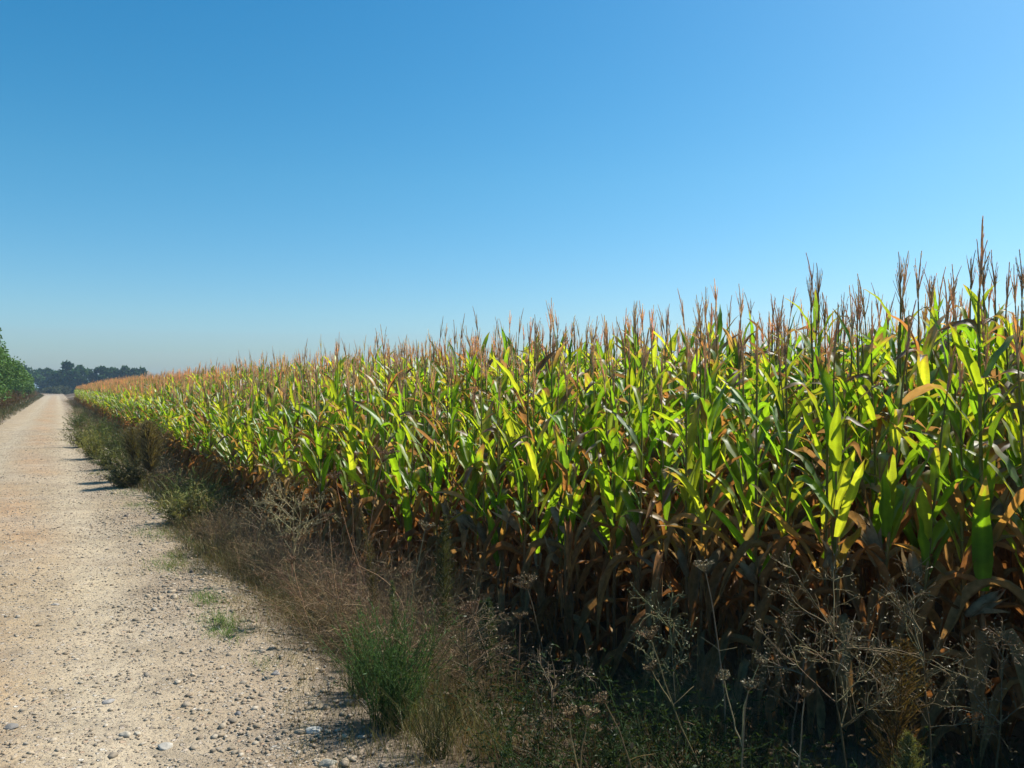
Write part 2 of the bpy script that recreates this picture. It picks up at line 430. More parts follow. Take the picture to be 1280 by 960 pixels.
def leaf_geo(z0, az, L, W, e0, bend, fold_at=None, twist=0., tip=.75, dry=0., col=None, K=13, M=5, crinkle=0., r0=.012, drift=0., roll=0.):
    """one corn blade: an arching ribbon with a midrib valley, wavy margins and a dying tip"""
    t = np.linspace(0, 1, K)
    f = t ** 1.6
    if fold_at is not None: f = .25 * f + .75 / (1 + np.exp(-(t - fold_at) * 26))
    e = e0 - bend * f + crinkle * np.sin(t * 17 + az * 3) * .35
    ang = az + drift * t + crinkle * np.sin(t * 11 + z0 * 9) * .5
    d = np.stack([np.cos(e) * np.cos(ang), np.cos(e) * np.sin(ang), np.sin(e)], -1)
    P = np.zeros((K, 3)); P[1:] = np.cumsum(d[:-1] * (L / (K - 1)), 0)
    P += np.array([math.cos(az) * r0, math.sin(az) * r0, z0])
    side = np.stack([-np.sin(ang), np.cos(ang), np.zeros(K)], -1)
    nrm = np.cross(d, side)
    tw = twist * t + crinkle * np.sin(t * 9 + az) * .8
    side, nrm = side * np.cos(tw)[:, None] + nrm * np.sin(tw)[:, None], nrm * np.cos(tw)[:, None] - side * np.sin(tw)[:, None]
    w = W * np.clip((.55 + 1.9 * t) * (t < .24) + (t >= .24) * 1.0, 0, 1) * np.clip(1 - np.clip((t - .45) / .56, 0, 1) ** 1.7, .01, 1)
    u = np.linspace(-1, 1, M)
    ph = RNG.uniform(0, 6.28, 2)
    lift = .30 * np.abs(u)[None] ** 1.5 + roll * np.abs(u)[None] ** 2
    rip = np.abs(u)[None] ** 2 * (.16 * np.sin(t * 21 + ph[0])[:, None] * (u > 0) + .16 * np.sin(t * 19 + ph[1])[:, None] * (u < 0)) * (1 + 2 * crinkle)
    uu = u[None] * (1 - .35 * roll * np.abs(u)[None])
    V = P[:, None] + side[:, None] * (uu * w[:, None] * .5)[..., None] + nrm[:, None] * ((lift + rip) * w[:, None] * .5)[..., None]
    base = GREENS[RNG.integers(len(GREENS))] if col is None else np.asarray(col)
    base = base * RNG.uniform(.92, 1.25)
    T = t[:, None] + .10 * np.abs(u)[None] + .04 * np.sin(u[None] * 7 + t[:, None] * 13 + ph[0])
    k1 = np.clip((T - tip + .16) / .14, 0, 1)[..., None]; k2 = np.clip((T - tip) / .10, 0, 1)[..., None]
    dead = RUST * RNG.uniform(.7, 1.2) if RNG.random() < .6 else STRAW * RNG.uniform(.6, 1.05)
    C = np.broadcast_to(base, (K, M, 3)).copy()
    C[:, M // 2] *= 1.35
    C = C * (1 - k1) + YELLOW * k1; C = C * (1 - k2) + dead * k2
    if dry > 0:
        dc = (BROWN if RNG.random() < .72 else STRAW * .8) * RNG.uniform(.6, 1.25)
        C = C * (1 - dry) + dc * (1 + .15 * np.sin(u[None, :, None] * 5 + ph[0])) * dry
    return Geo().add(V.reshape(-1, 3), strip_faces(1, K, M), C.reshape(-1, 3))

def stalk_geo(H, bend=.02, sides=7):
    K = 15; t = np.linspace(0, 1, K); z = H * t
    P = np.stack([bend * np.sin(t * 2.2), bend * .6 * (1 - np.cos(t * 2)), z - .02], -1)[None]
    r = (.0125 - .0075 * t) * (1 + .16 * (np.arange(K) % 2))
    lowc = np.array((.26, .13, .055)); hic = np.array((.22, .19, .05))
    C = lowc + (hic - lowc) * np.clip((t - .35) / .3, 0, 1)[:, None]
    return Geo().add(*tubes(P, r[None], C[None], sides))

def tassel_geo(z0, L, nb, spread, x0=(0, 0), seg=9, stem=.16, tint=1.0):
    """the dry male flower: a bare peduncle, a stout centre spike and erect side branches rough with spikelets"""
    g = Geo(); tc = np.array((.72, .53, .325)) * tint
    lean = RNG.normal(0, .05, 2)
    b = np.array([x0[0], x0[1], z0]); top = b + np.array([lean[0] * stem, lean[1] * stem, stem])
    P = np.stack([b + (top - b) * k for k in np.linspace(0, 1, 4)])[None]
    g.add(*tubes(P, .0045, np.array((.26, .22, .09)), 5))
    base = [top]; dirs = [np.array([lean[0], lean[1], 1.])]; Ls = [L]
    for i in range(nb):
        a = i * 2.4 + RNG.uniform(-.4, .4); sp = spread * RNG.uniform(.45, 1.3)
        base.append(top + np.array([lean[0], lean[1], 1]) * L * RNG.uniform(.0, .36))
        dirs.append(np.array([math.cos(a) * sp + lean[0], math.sin(a) * sp + lean[1], 1.])); Ls.append(L * RNG.uniform(.32, .62))
    P = paths(np.array(base), np.array(dirs), np.array(Ls), seg, np.r_[0., RNG.uniform(-.06, .03, nb)], .035)
    w = np.r_[.0056, np.full(nb, .0032)][:, None] * np.linspace(1.05, .35, seg)[None] * (1 + .35 * (np.arange(seg) % 2))
    w[:, 0] *= .5
    g.add(*tubes(P, w, jit(tc, nb + 1, .14), 4))
    n = (nb + 1) * 14                                       # spikelets
    bi = np.r_[np.zeros(26, int), RNG.integers(0, nb + 1, n - 26)]; tt = RNG.uniform(.1, .97, n) * (seg - 1); k = np.minimum(tt.astype(int), seg - 2); fr = (tt - k)[:, None]
    q = P[bi, k] * (1 - fr) + P[bi, k + 1] * fr; dr = unit(P[bi, k + 1] - P[bi, k])
    d = unit(dr + rdirs(n) * .45)
    Pq = np.stack([q, q + d * RNG.uniform(.008, .017, n)[:, None]], 1)
    g.add(*ribbons(Pq, np.array([[.0045, .0018]]), rdirs(n), jit(tc * 1.12, n, .2)))
    return g

def ear_geo(z0, az):
    """a ripe ear in its papery husk, pointing up and out, with a wisp of brown silk"""
    hus, silk = Geo(), Geo()
    K = 9; t = np.linspace(0, 1, K); e = RNG.uniform(.75, 1.25); L = RNG.uniform(.2, .26)
    d = np.array([math.cos(az) * math.cos(e), math.sin(az) * math.cos(e), math.sin(e)])
    b = np.array([math.cos(az) * .012, math.sin(az) * .012, z0])
    P = (b + d * (t * L)[:, None])[None]
    r = .027 * np.sin(np.clip(t * .93 + .07, 0, 1) * PI) ** .55 + .003
    C = np.array((.42, .33, .20)) * RNG.uniform(.75, 1.1)
    hus.add(*tubes(P, r[None], C, 9))
    n = 5
    for i in range(n):
        a2 = az + RNG.uniform(-1.2, 1.2)
        Pl = paths([b + d * .03 + RNG.normal(0, .012, 3)], [d + RNG.normal(0, .18, 3)], [L * RNG.uniform(.9, 1.2)], 6, 0, .12)
        hus.add(*ribbons(Pl, np.array([[.018, .035, .038, .03, .018, .002]]), [np.cross(d, rdirs(1)[0])], C * RNG.uniform(.75, 1.2)))
    Ps = paths(np.repeat((b + d * L)[None], 10, 0), d + RNG.normal(0, .5, (10, 3)), .06, 4, .25, .3)
    silk.add(*ribbons(Ps, .002, rdirs(10), np.array((.11, .05, .025))))
    return hus, silk

def corn_variant(i, K=13, M=5, tassel_seg=9, style=None):
    """the pieces of one plant: list of (kind, Geo)"""
    st = RNG.uniform(-.12, .12)
    H = 1.99 + st; plane = RNG.uniform(0, PI)
    parts = [('stalk', stalk_geo(H))]
    top_leaf = []
    n = RNG.integers(10, 13)
    zs = np.linspace(RNG.uniform(.66, 1.0), H - .20, n) + RNG.normal(0, .02, n)
    for k, z in enumerate(zs):
        q = k / (n - 1)
        az = plane + (k % 2) * PI + RNG.normal(0, .55)
        L = RNG.uniform(.42, .70) * (1 - .42 * q ** 2); W = RNG.uniform(.050, .086) * (1 - .22 * q ** 2)
        fold = RNG.uniform(.4, .72) if RNG.random() < .27 else None
        e0 = RNG.uniform(.92, 1.42) + .06 * q
        bend = RNG.uniform(1.6, 2.6) if fold else RNG.uniform(.15, 1.2)
        u = RNG.random()
        tip = RNG.uniform(.72, 1.18); dry = 0.
        if fold and RNG.random() < .55: tip = fold + RNG.uniform(-.08, .1)
        if u < .08: tip = RNG.uniform(.25, .6)
        elif u < .14: dry = RNG.uniform(.8, 1.); 
        if k < 2 and RNG.random() < .5: dry = RNG.uniform(.6, 1.)
        parts.append(('leaf', leaf_geo(z, az, L, W * (1 - .3 * dry), e0, bend, fold, RNG.uniform(-1.3, 1.3), tip, dry, None, K, M, .25 * dry + .1, drift=RNG.uniform(-.5, .5), roll=.6 * dry)))
    nd_ = RNG.integers(9, 12)
    for k in range(nd_):
        z = .12 + 1.05 * k / nd_ + RNG.normal(0, .03)
        az = plane + (k % 2) * PI + RNG.normal(0, .8)
        L = RNG.uniform(.45, .75); W = RNG.uniform(.05, .085)
        parts.append(('dry_leaf', leaf_geo(z, az, L, W, (e_ := RNG.uniform(.1, 1.0)), e_ + RNG.uniform(1.25, 1.6), RNG.uniform(.06, .28), RNG.uniform(-1.5, 1.5), .9, 1., None, K, M, RNG.uniform(.15, .45), drift=RNG.uniform(-.4, .4), roll=RNG.uniform(.2, 1.1))))
    hus, silk = ear_geo(RNG.uniform(.78, 1.0), plane + RNG.uniform(0, 6.28))
    parts.append(('ear', hus)); parts.append(('silk', silk))
    L = RNG.uniform(.27, .38) * (.9 + .1 * (i % 3))
    parts.append(('tassel', tassel_geo(H - .05, L, int(RNG.integers(3, 10)), RNG.uniform(.14, .34), (.02 * math.sin(2.2), .02 * .6 * (1 - math.cos(2))), tassel_seg, RNG.uniform(.05, .21), RNG.uniform(.8, 1.2))))
    return parts
NVAR = 14
MATS = {'stalk': M_STALK, 'leaf': M_LEAF, 'dry_leaf': M_DRY, 'ear': M_DRY, 'silk': M_TWIG, 'tassel': M_TASSEL}
variants = [corn_variant(i) for i in range(NVAR)]
mesh_parts = [[(k, gg.mesh('leaf' if k == 'dry_leaf' else k, MATS[k])) for k, gg in v] for v in variants]

def joined(parts, kinds, every=1):
    g = Geo(); j = 0
    for k, gg in parts:
        if k in kinds:
            j += 1
            if j % every == 0: g.merge(gg)
    return g
simple_parts = [[('stalk', joined(v, ('stalk',)).mesh('stalk', M_STALK)), ('foliage', joined(v, ('leaf',)).mesh('foliage', M_LEAF)),
                 ('withered_foliage', joined(v, ('dry_leaf',)).mesh('withered_foliage', M_DRY)), ('ear', joined(v, ('ear', 'silk')).mesh('ear', M_DRY)),
                 ('tassel', joined(v, ('tassel',)).mesh('tassel', M_TASSEL))] for v in variants]

# every plant of the field: rows that follow the field's curved edge
plants = []
row_gap = .62
for r in range(30):
    ds = .16 if r < 8 else (.24 if r < 14 else .34)
    ss = np.arange(-2.2, 108, ds); ss = ss + RNG.normal(0, .035, len(ss))
    # the rows follow the edge; deep rows straighten out
    a = edge(ss) + r * row_gap + RNG.normal(0, .045, len(ss))
    keep = RNG.random(len(ss)) > (.05 if r else .03)
    p = xy(ss, a); z = ground_z(ss, a)
    sc = RNG.normal(1.0, .045, len(ss)) + np.interp(ss, [0, 2, 5, 8.5, 12], [.05, .045, .02, -.025, -.05]) - .026 * max(0, 3 - r) * np.interp(ss, [1, 7], [.3, 1])
    for i in np.where(keep)[0]: plants.append((r, ss[i], p[i, 0], p[i, 1], z[i], sc[i]))
plants = np.array(plants)
Yc = plants[:, 2]; Y = plants[:, 3]
px = 640 + FPX * plants[:, 2] / np.maximum(Y, .1)
vis = (Y > 1.5) & (px > 60) & (px < 1330)
score = np.where(vis, 1 / np.maximum(Y, .5), 0) * np.array([1., .78, .6, .48, .38] + [.25] * 40)[plants[:, 0].astype(int)]
order = np.argsort(-score)
N_IND, N_FULL = 296, 110
heroes = set(order[:N_IND].tolist())
tall = min((i for i in heroes if plants[i, 0] < 2), key=lambda i: abs(px[i] - 1250) + 20 * abs(Y[i] - 4.4))
crest = [max(gg.arrays()[0][:, 2].max() for k, gg in v if k == 'tassel') - max(gg.arrays()[0][:, 2].max() for k, gg in v if k == 'leaf') for v in variants]
tall_v = int(np.argmax(crest)); tall_top = max(gg.arrays()[0][:, 2].max() for k, gg in variants[tall_v] if k == 'tassel')
plants[tall, 5] = (EYE + (HORIZON - 266) / FPX * plants[tall, 3] - plants[tall, 4]) / tall_top
SPECIAL = {}
first_of = {}
for rank, i in enumerate(order[:N_IND]):
    r, s_, x, y, z, sc = plants[i]
    v = int(RNG.integers(NVAR)); full = rank < N_FULL
    if i == tall: v = tall_v
    o = empty('corn_plant', (x, y, z), RNG.uniform(0, 2 * PI), sc)
    o.rotation_euler = (RNG.normal(0, .03), RNG.normal(0, .03), o.rotation_euler.z)
    if i == tall: o.rotation_euler = (0, 0, 1.)
    ear = None
    for k, me in (mesh_parts[v] if full else simple_parts[v]):
        c = link('leaf' if k == 'dry_leaf' else k, me, ear if k == 'silk' else o)
        if k == 'ear': ear = c
        if k == 'dry_leaf': c['label'] = 'withered brown leaf hanging down the stalk'
    if i == tall: tag(o, 'tallest corn plant, its tassel rising alone against the sky near the right edge', 'corn plant', 'near corn plants along the field edge')
    elif r < .5 and full: tag(o, 'broad-leaved corn plant in the nearest part of the field edge', 'corn plant', 'near corn plants along the field edge')
    elif full: tag(o, 'corn plant half hidden close behind the nearest broad-leaved plants of the field edge', 'corn plant', 'near corn plants behind the field edge')
    elif r < .5: tag(o, 'small corn plant of the edge row farther up along the weedy road verge', 'corn plant', 'far corn plants along the field edge')
    else: tag(o, 'corn plant in the rows behind the edge showing mostly its tassel and upper leaves', 'corn plant', 'corn plants in the rows behind')

# the rest of the field, too many to count
TT = np.array((.84, .86, .92))
lod1 = [joined(v, ('stalk', 'leaf', 'dry_leaf', 'ear')).merge(joined(v, ('tassel',)), None, TT) for v in (corn_variant(i, 8, 3, 5) for i in range(6))]
lod2 = []
for i in range(6):
    v = corn_variant(i, 6, 3, 4); g = joined(v, ('stalk', 'leaf')); g.merge(joined(v, ('tassel',)), None, TT); g.merge(joined(v, ('dry_leaf',), 2)); lod2.append(g)
rest = np.array([i for i in range(len(plants)) if i not in heroes])
fg = Geo(); rp = plants[rest]; dist = np.hypot(rp[:, 2], rp[:, 3])
for protos, sel in ((lod1, (dist < 30) & (rp[:, 0] < 10)), (lod2, ~((dist < 30) & (rp[:, 0] < 10)))):
    q = rp[sel]; vi = RNG.integers(0, len(protos), len(q))
    for k, pr in enumerate(protos):
        m = vi == k; n = int(m.sum())
        tile(fg, pr, q[m][:, 2:5], RNG.uniform(0, 2 * PI, n), q[m][:, 5], RNG.uniform(.8, 1.18, (n, 1)) * (1 + RNG.normal(0, .04, (n, 3))), lean=RNG.normal(0, .03, (n, 2)))
tag(fg.build('corn_field', M_LEAF), 'mass of corn stretching away behind the individual plants', None, None, 'stuff')

# ------------------------------------------------------------------ verge plants
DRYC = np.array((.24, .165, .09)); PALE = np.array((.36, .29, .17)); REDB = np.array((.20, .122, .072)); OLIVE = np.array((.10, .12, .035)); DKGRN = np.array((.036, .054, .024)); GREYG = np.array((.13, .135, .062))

def umbel_geo(top, d, R, n=26, col=DRYC, cup=.35):
    g = Geo(); d = unit(np.asarray(d, float))
    u = unit(np.cross(d, [.3, 1, .2])); v = np.cross(d, u)
    rr = np.sqrt(RNG.random(n)); th = RNG.uniform(0, 2 * PI, n)
    end = top + R * (rr * np.cos(th))[:, None] * u + R * (rr * np.sin(th))[:, None] * v + d * (R * (.55 + cup * rr ** 2))[:, None]
    mid = top + (end - top) * .55 + (end - top - d * np.sum((end - top) * d, 1, keepdims=True)) * .12
    P = np.stack([np.repeat(top[None], n, 0), mid, end], 1)
    g.add(*tubes(P, .0011, jit(col, n), 3))
    m = n * 9; ei = np.repeat(np.arange(n), 9)
    dd = unit(d + rdirs(m) * .9); Lm = RNG.uniform(.12, .26, m) * R
    Pm = np.stack([end[ei], end[ei] + dd * Lm[:, None]], 1)
    g.add(*ribbons(Pm, np.array([[.0012, .0022]]), rdirs(m), jit(col * 1.1, m, .25)))
    k = n * 9
    Pk = np.stack([Pm[:, 1], Pm[:, 1] + rdirs(k) * .006], 1)
    g.add(*ribbons(Pk, .0045, rdirs(k), jit(col * 1.15, k, .3)))
    return g

def umbel_weed(head_px, Y, base_px, R, label, col=DRYC, extra=(), Yb=None):
    """a dry stalk rising from the verge with a flat seed head at the picture point head_px"""
    b = np.array(foot(base_px, Yb or Y))
    hp = lambda p, Yd: np.array([at_px(p[0], Yd), Yd, EYE + (HORIZON - p[1]) / FPX * Yd])
    root = empty('dry_umbel_weed', b); tag(root, label, 'weed', 'dry umbel weeds on the verge')
    t = hp(head_px, Y) - b
    def stem_to(p0, p1, bow=.04):
        k = np.linspace(0, 1, 9)[:, None]; side = np.array([RNG.normal(0, bow), RNG.normal(0, bow), 0])
        return p0 + (p1 - p0) * k + side * np.sin(k * PI) * np.linalg.norm(p1 - p0) + RNG.normal(0, .002, (9, 3)) * (k > 0) * (k < 1)
    P = stem_to(np.zeros(3), t); g = Geo(); g.add(*tubes(P[None], np.linspace(.0042, .0022, 9)[None], jit(col * 1.1, 1), 5))
    umbel_geo(t, P[-1] - P[-3], R * .85, int(22 + R * 150), col * .75).build('umbel', M_TWIG, root)
    for (epx, eR) in extra:
        k = RNG.integers(3, 6); e = hp(epx, Y) - b; Pe = stem_to(P[k], e, .08)
        g.add(*tubes(Pe[None], np.linspace(.003, .0017, 9)[None], jit(col * 1.1, 1), 4))
        umbel_geo(e, Pe[-1] - Pe[-3], eR * .85, int(18 + eR * 150), col * .75).build('umbel', M_TWIG, root)
    for j in range(3):
        k = RNG.integers(1, 6); Pe = paths([P[k]], [rdirs(1, .1, .6)[0]], [RNG.uniform(.06, .16)], 5, .1, .15)
        g.add(*tubes(Pe, .0014, jit(col, 1), 3))
    g.build('stem', M_TWIG, root)
    return root

def branch_plant(H, spread, n1=9, n2=7, n3=6, col=PALE, flat=.0, wob=.12, seeds=True, lean=(0, 0), kmin=3):
    """a dead branching weed: a main stem forking three times into a lattice of twigs"""
    stem, tw = Geo(), Geo()
    P0 = paths([[0, 0, -.02]], [[lean[0], lean[1], 1.]], [H * .8], 10, 0, .05)
    stem.add(*tubes(P0, np.linspace(.0055, .0025, 10)[None], jit(col * .9, 1), 5))
    k = RNG.integers(kmin, 10, n1); b = P0[0, k]
    d = rdirs(n1, .15, .75); d[:, 2] += .25
    P1 = paths(b, d, RNG.uniform(.45, .8, n1) * spread, 8, flat, wob)
    stem.add(*tubes(P1, np.linspace(.003, .0015, 8)[None], jit(col, n1), 4))
    i = np.repeat(np.arange(n1), n2); kk = RNG.integers(2, 8, n1 * n2)
    d1 = unit(P1[i, np.minimum(kk, 6) + 1] - P1[i, np.minimum(kk, 6)])
    P2 = paths(P1[i, kk], d1 + rdirs(len(i)) * .9, RNG.uniform(.15, .34, len(i)) * spread, 6, flat, wob * 1.4)
    tw.add(*tubes(P2, np.linspace(.0017, .0010, 6)[None], jit(col, len(i)), 3))
    i3 = np.repeat(np.arange(len(P2)), n3); k3 = RNG.integers(1, 6, len(i3))
    d3 = unit(P2[i3, np.minimum(k3, 4) + 1] - P2[i3, np.minimum(k3, 4)])
    P3 = paths(P2[i3, k3], d3 + rdirs(len(i3)) * 1.0, RNG.uniform(.04, .13, len(i3)) * spread, 4, 0, .25)
    tw.add(*ribbons(P3, .0018, rdirs(len(i3)), jit(col * 1.05, len(i3), .25)))
    if seeds:
        m = len(i3); q = P3[:, -1]; Pk = np.stack([q, q + rdirs(m) * .007], 1)
        tw.add(*ribbons(Pk, .006, rdirs(m), jit(col * 1.15, m, .3)))
    return stem, tw

def plume_plant(H, R, col=GREYG, n=900, narrow=1.0, w=1.0):
    """a tall seed plume: a straight stem crowded with short ascending leafy twigs"""
    stem, lf = Geo(), Geo()
    P0 = paths([[0, 0, -.02]], [[RNG.normal(0, .04), RNG.normal(0, .04), 1.]], [H * .97], 10, 0, .03)
    stem.add(*tubes(P0, np.linspace(.005, .002, 10)[None], jit(col * 1.1, 1), 5))
    t = RNG.uniform(.28, 1., n); k = np.minimum((t * 9).astype(int), 8); b = P0[0, k] + (P0[0, np.minimum(k + 1, 9)] - P0[0, k]) * ((t * 9) % 1)[:, None]
    d = rdirs(n, -.1, .4); d[:, 2] += .9
    L = R * np.clip(np.sin(np.clip((t - .2) / .8, 0, 1) * PI * .85 + .35), .15, 1) * RNG.uniform(.5, 1.3, n) * narrow
    P = paths(b, d, L, 4, 0, .15)
    lf.add(*ribbons(P, np.array([[.002, .0035, .003, .001]]) * w, rdirs(n), jit(col, n, .2)))
    m = n * 2; i = np.repeat(np.arange(n), 2); kk = RNG.integers(1, 4, m)
    Pq = np.stack([P[i, kk], P[i, kk] + unit(rdirs(m) + np.array([0, 0, .7])) * RNG.uniform(.008, .022, m)[:, None]], 1)
    lf.add(*ribbons(Pq, np.array([[.004, .0015]]) * w, rdirs(m), jit(col * 1.1, m, .25)))
    return stem, lf

def feathery_bush(H, R, n=70, col=(.085, .15, .035), leaf=.02, dens=26, wob=.1):
    """many thin stems fanning from one root, each clothed in fine needle-like leaves"""
    stem, lf = Geo(), Geo()
    b = np.stack([RNG.normal(0, R * .18, n), RNG.normal(0, R * .18, n), np.full(n, -.02)], -1)
    d = rdirs(n, .3, 1.); d[:, :2] *= R / H * 1.1; d[:, 2] = np.abs(d[:, 2]) + .5
    P = paths(b, d, RNG.uniform(.55, 1.1, n) * H, 8, RNG.uniform(0, .08, n), wob)
    stem.add(*tubes(P, np.linspace(.0022, .0010, 8)[None], jit(np.array(col) * .9, n), 3))
    m = n * dens; i = np.repeat(np.arange(n), dens); t = RNG.uniform(.15, 1, m) * 7; k = np.minimum(t.astype(int), 6); f = (t - k)[:, None]
    q = P[i, k] * (1 - f) + P[i, k + 1] * f; dd = unit(unit(P[i, k + 1] - P[i, k]) * .6 + rdirs(m))
    Pq = paths(q, dd, RNG.uniform(.6, 1.6, m) * leaf, 3, .05, .2)
    lf.add(*ribbons(Pq, np.array([[.0025, .003, .0008]]) * leaf / .02 * (.8 if leaf < .04 else 1.5), rdirs(m), np.repeat(jit(col, n, .2), dens, 0) * RNG.uniform(.7, 1.3, (m, 1))))
    return stem, lf

def tangle(H, R, n=420, col=REDB, wob=.22, droop=.10, w=.0019):
    """a dead mound of fine arching stems"""
    stem, tw = Geo(), Geo()
    b = np.stack([RNG.normal(0, R * .35, n), RNG.normal(0, R * .35, n), np.full(n, -.02)], -1)
    d = rdirs(n, .2, 1.); d[:, 2] += .35
    L = RNG.uniform(.5, 1.25, n) * H * 1.25
    P = paths(b, d, L, 9, droop * RNG.uniform(.2, 1.6, n), wob)
    m = n // 6
    stem.add(*tubes(P[:m], np.linspace(w * .8, w * .4, 9)[None], jit(col * .85, m), 3))
    tw.add(*ribbons(P[m:], np.linspace(w, w * .5, 9)[None], rdirs(n - m), jit(col, n - m, .25)))
    q = n * 5; i = RNG.integers(0, n, q); k = RNG.integers(2, 9, q)
    Pq = paths(P[i, k], rdirs(q, -.4, .9), RNG.uniform(.03, .14, q) * H * 2, 4, .08, .35)
    tw.add(*ribbons(Pq, w * .6, rdirs(q), jit(col * 1.1, q, .3)))
    return stem, tw

def leafy_weed(H, R, n=26, col=DKGRN, leaf=.035, dens=16):
    """a low weed with branching stems and small oval leaves"""
    stem, lf = Geo(), Geo()
    b = np.stack([RNG.normal(0, R * .2, n), RNG.normal(0, R * .2, n), np.full(n, -.02)], -1)
    d = rdirs(n, .1, 1.); d[:, 2] += .45
    P = paths(b, d, RNG.uniform(.5, 1.15, n) * H, 7, .04, .16)
    stem.add(*tubes(P, np.linspace(.0026, .0012, 7)[None], jit(np.array(col) * 1.2, n), 3))
    m = n * dens; i = np.repeat(np.arange(n), dens); k = RNG.integers(1, 7, m)
    dd = rdirs(m, -.3, .8); Pq = paths(P[i, k], dd, RNG.uniform(.5, 1.3, m) * leaf, 4, .08, .1)
    lf.add(*ribbons(Pq, np.array([[.1, .32, .26, .03]]) * leaf, rdirs(m), jit(col, m, .25)))
    return stem, lf

def plant_thing(name, geos, parts, mats, loc, label, cat, group=None, rz=None, sc=1.0):
    o = empty(name, loc, RNG.uniform(0, 6.28) if rz is None else rz, sc)
    for g_, p_, m_ in zip(geos, parts, mats): g_.build(p_, m_, o)
    return tag(o, label, cat, group)

# dry umbel weeds (head pixel, depth, foot pixel, head radius)
umbel_weed((660, 738), 4.6, 676, .095, 'dry wild carrot with the widest flat seed head, before dark corn')
umbel_weed((650, 775), 4.3, 640, .05, 'dry weed with a star-like open seed head below the widest one')
umbel_weed((814, 800), 3.3, 905, .05, 'long slanting dry stalk with a cup-shaped seed head over dark weeds', extra=[((815, 838), .035)])
umbel_weed((882, 716), 3.7, 908, .06, 'tall straight straw stalk with a fuzzy brown head before corn', PALE * .8)
umbel_weed((712, 898), 2.95, 765, .04, 'pair of small brown seed heads on thin leaning stalks at the bottom', extra=[((735, 898), .045)])
umbel_weed((756, 878), 3.05, 800, .035, 'thin leaning stalk with one small pale seed head near the bottom')
umbel_weed((531, 664), 5.0, 500, .065, 'dry stalk with a nest-shaped seed head left of the grey green plume', PALE * .75)
umbel_weed((508, 722), 4.6, 515, .05, 'stout dry stalk forking under a flat bare seed head', REDB * 1.2, extra=[((447, 706), .05)])
umbel_weed((590, 768), 4.2, 612, .07, 'low rusty flat seed head beside the dark green weeds', REDB * 1.3)
umbel_weed((478, 578), 5.6, 452, .12, 'tall reddish weed with the broad flat head against green corn', REDB * 1.25, extra=[((420, 600), .06)])
umbel_weed((412, 650), 5.4, 440, .05, 'reddish stalk with a loose head left of the tall broad-headed weed', REDB * 1.2, extra=[((362, 676), .05)])
umbel_weed((440, 612), 5.7, 425, .045, 'thin upright reddish stalk beside the broad-headed weed', REDB * 1.1)
umbel_weed((365, 705), 5.2, 392, .05, 'short rusty seed head over the brown tangle by the road', REDB * 1.3)
umbel_weed((1005, 872), 2.95, 985, .04, 'tiny dry seed head in the dark ditch below the pale lattice weed')
umbel_weed((935, 862), 2.9, 925, .035, 'bundle of straight straw stalks with sparse heads at the bottom', PALE * .75, extra=[((905, 850), .03), ((948, 830), .03)])

# dead lattice weeds
def lattice(px, Y, H, R, label, col, n1=11, n2=8, n3=6, lean=(0, 0)):
    return plant_thing('dead_branching_weed', branch_plant(H, R, n1, n2, n3, col, lean=lean, kmin=5 if H > .8 else 3), ('stem', 'twigs'), (M_TWIG, M_TWIG), foot(px, Y), label, 'weed', 'dead branching weeds on the verge')
lattice(1058, 3.05, 1.08, .44, 'pale dead weed forking into a wide lattice before dark corn', np.array((.20, .155, .085)), 12, 8, 6)
lattice(1165, 3.25, 1.08, .46, 'grey dead lattice weed right of the forking pale one', np.array((.155, .12, .065)), 13, 8, 6)
lattice(1245, 3.3, .98, .36, 'dead twiggy weed cut by the right picture edge', np.array((.18, .13, .075)), 9, 7, 6)
lattice(990, 3.5, .95, .36, 'thin dead weed behind and left of the forking pale one', np.array((.18, .135, .08)), 8, 7, 6)
lattice(845, 3.9, .92, .38, 'grey green dead weed curling into rings before brown corn stalks', np.array((.15, .145, .075)), 10, 7, 6)
lattice(372, 6.3, 1.0, .50, 'pale dead weed spreading flat in front of the corn, mid verge', np.array((.36, .30, .16)), 14, 8, 6)
lattice(318, 7.0, .9, .42, 'grey dead weed left of the flat pale one, mid verge', np.array((.22, .175, .10)), 10, 8, 6)
lattice(690, 3.6, .42, .3, 'small dead weed in the dark under the widest seed head', np.array((.15, .115, .07)), 9, 6, 6)
lattice(585, 4.1, .6, .33, 'brown dead weed behind the feathery green bush', np.array((.17, .125, .075)), 9, 7, 6)
lattice(500, 3.9, .55, .3, 'dry upright weed poking out of the feathery green bush', np.array((.21, .15, .085)), 7, 6, 5)
lattice(800, 2.75, .30, .24, 'short pale dead weed at the bottom picture edge', np.array((.17, .13, .08)), 9, 6, 6)
lattice(960, 2.8, .30, .26, 'low pale twigs lying over the dark ditch at the bottom', np.array((.17, .135, .085)), 9, 6, 6)

# seed plumes
def plume(px, Y, H, R, label, col, n=900): return plant_thing('plumed_weed', plume_plant(H, R, col, n, w=1 if Y < 8 else 2.6), ('stem', 'plume'), (M_TWIG, M_WEED), foot(px, Y), label, 'weed', 'plumed weeds on the verge')
plume(552, 4.8, 1.06, .10, 'tall grey green plume standing before brown corn', np.array((.09, .095, .05)), 900)
plume(470, 5.0, 1.0, .055, 'narrow olive plume left of the tall grey green one', np.array((.12, .10, .055)), 500)
plume(505, 4.1, .68, .05, 'short pale green plume above the feathery green bush', np.array((.11, .125, .06)), 420)
plume(1112, 3.15, .86, .16, 'brown fan-shaped plume under the dead lattice weeds', np.array((.13, .085, .04)), 520)
plume(1142, 2.85, .55, .085, 'olive plume low in the right ditch', np.array((.15, .15, .065)), 900)
plume(1180, 2.8, .36, .06, 'small rusty plume right of the olive one', np.array((.17, .13, .06)), 600)
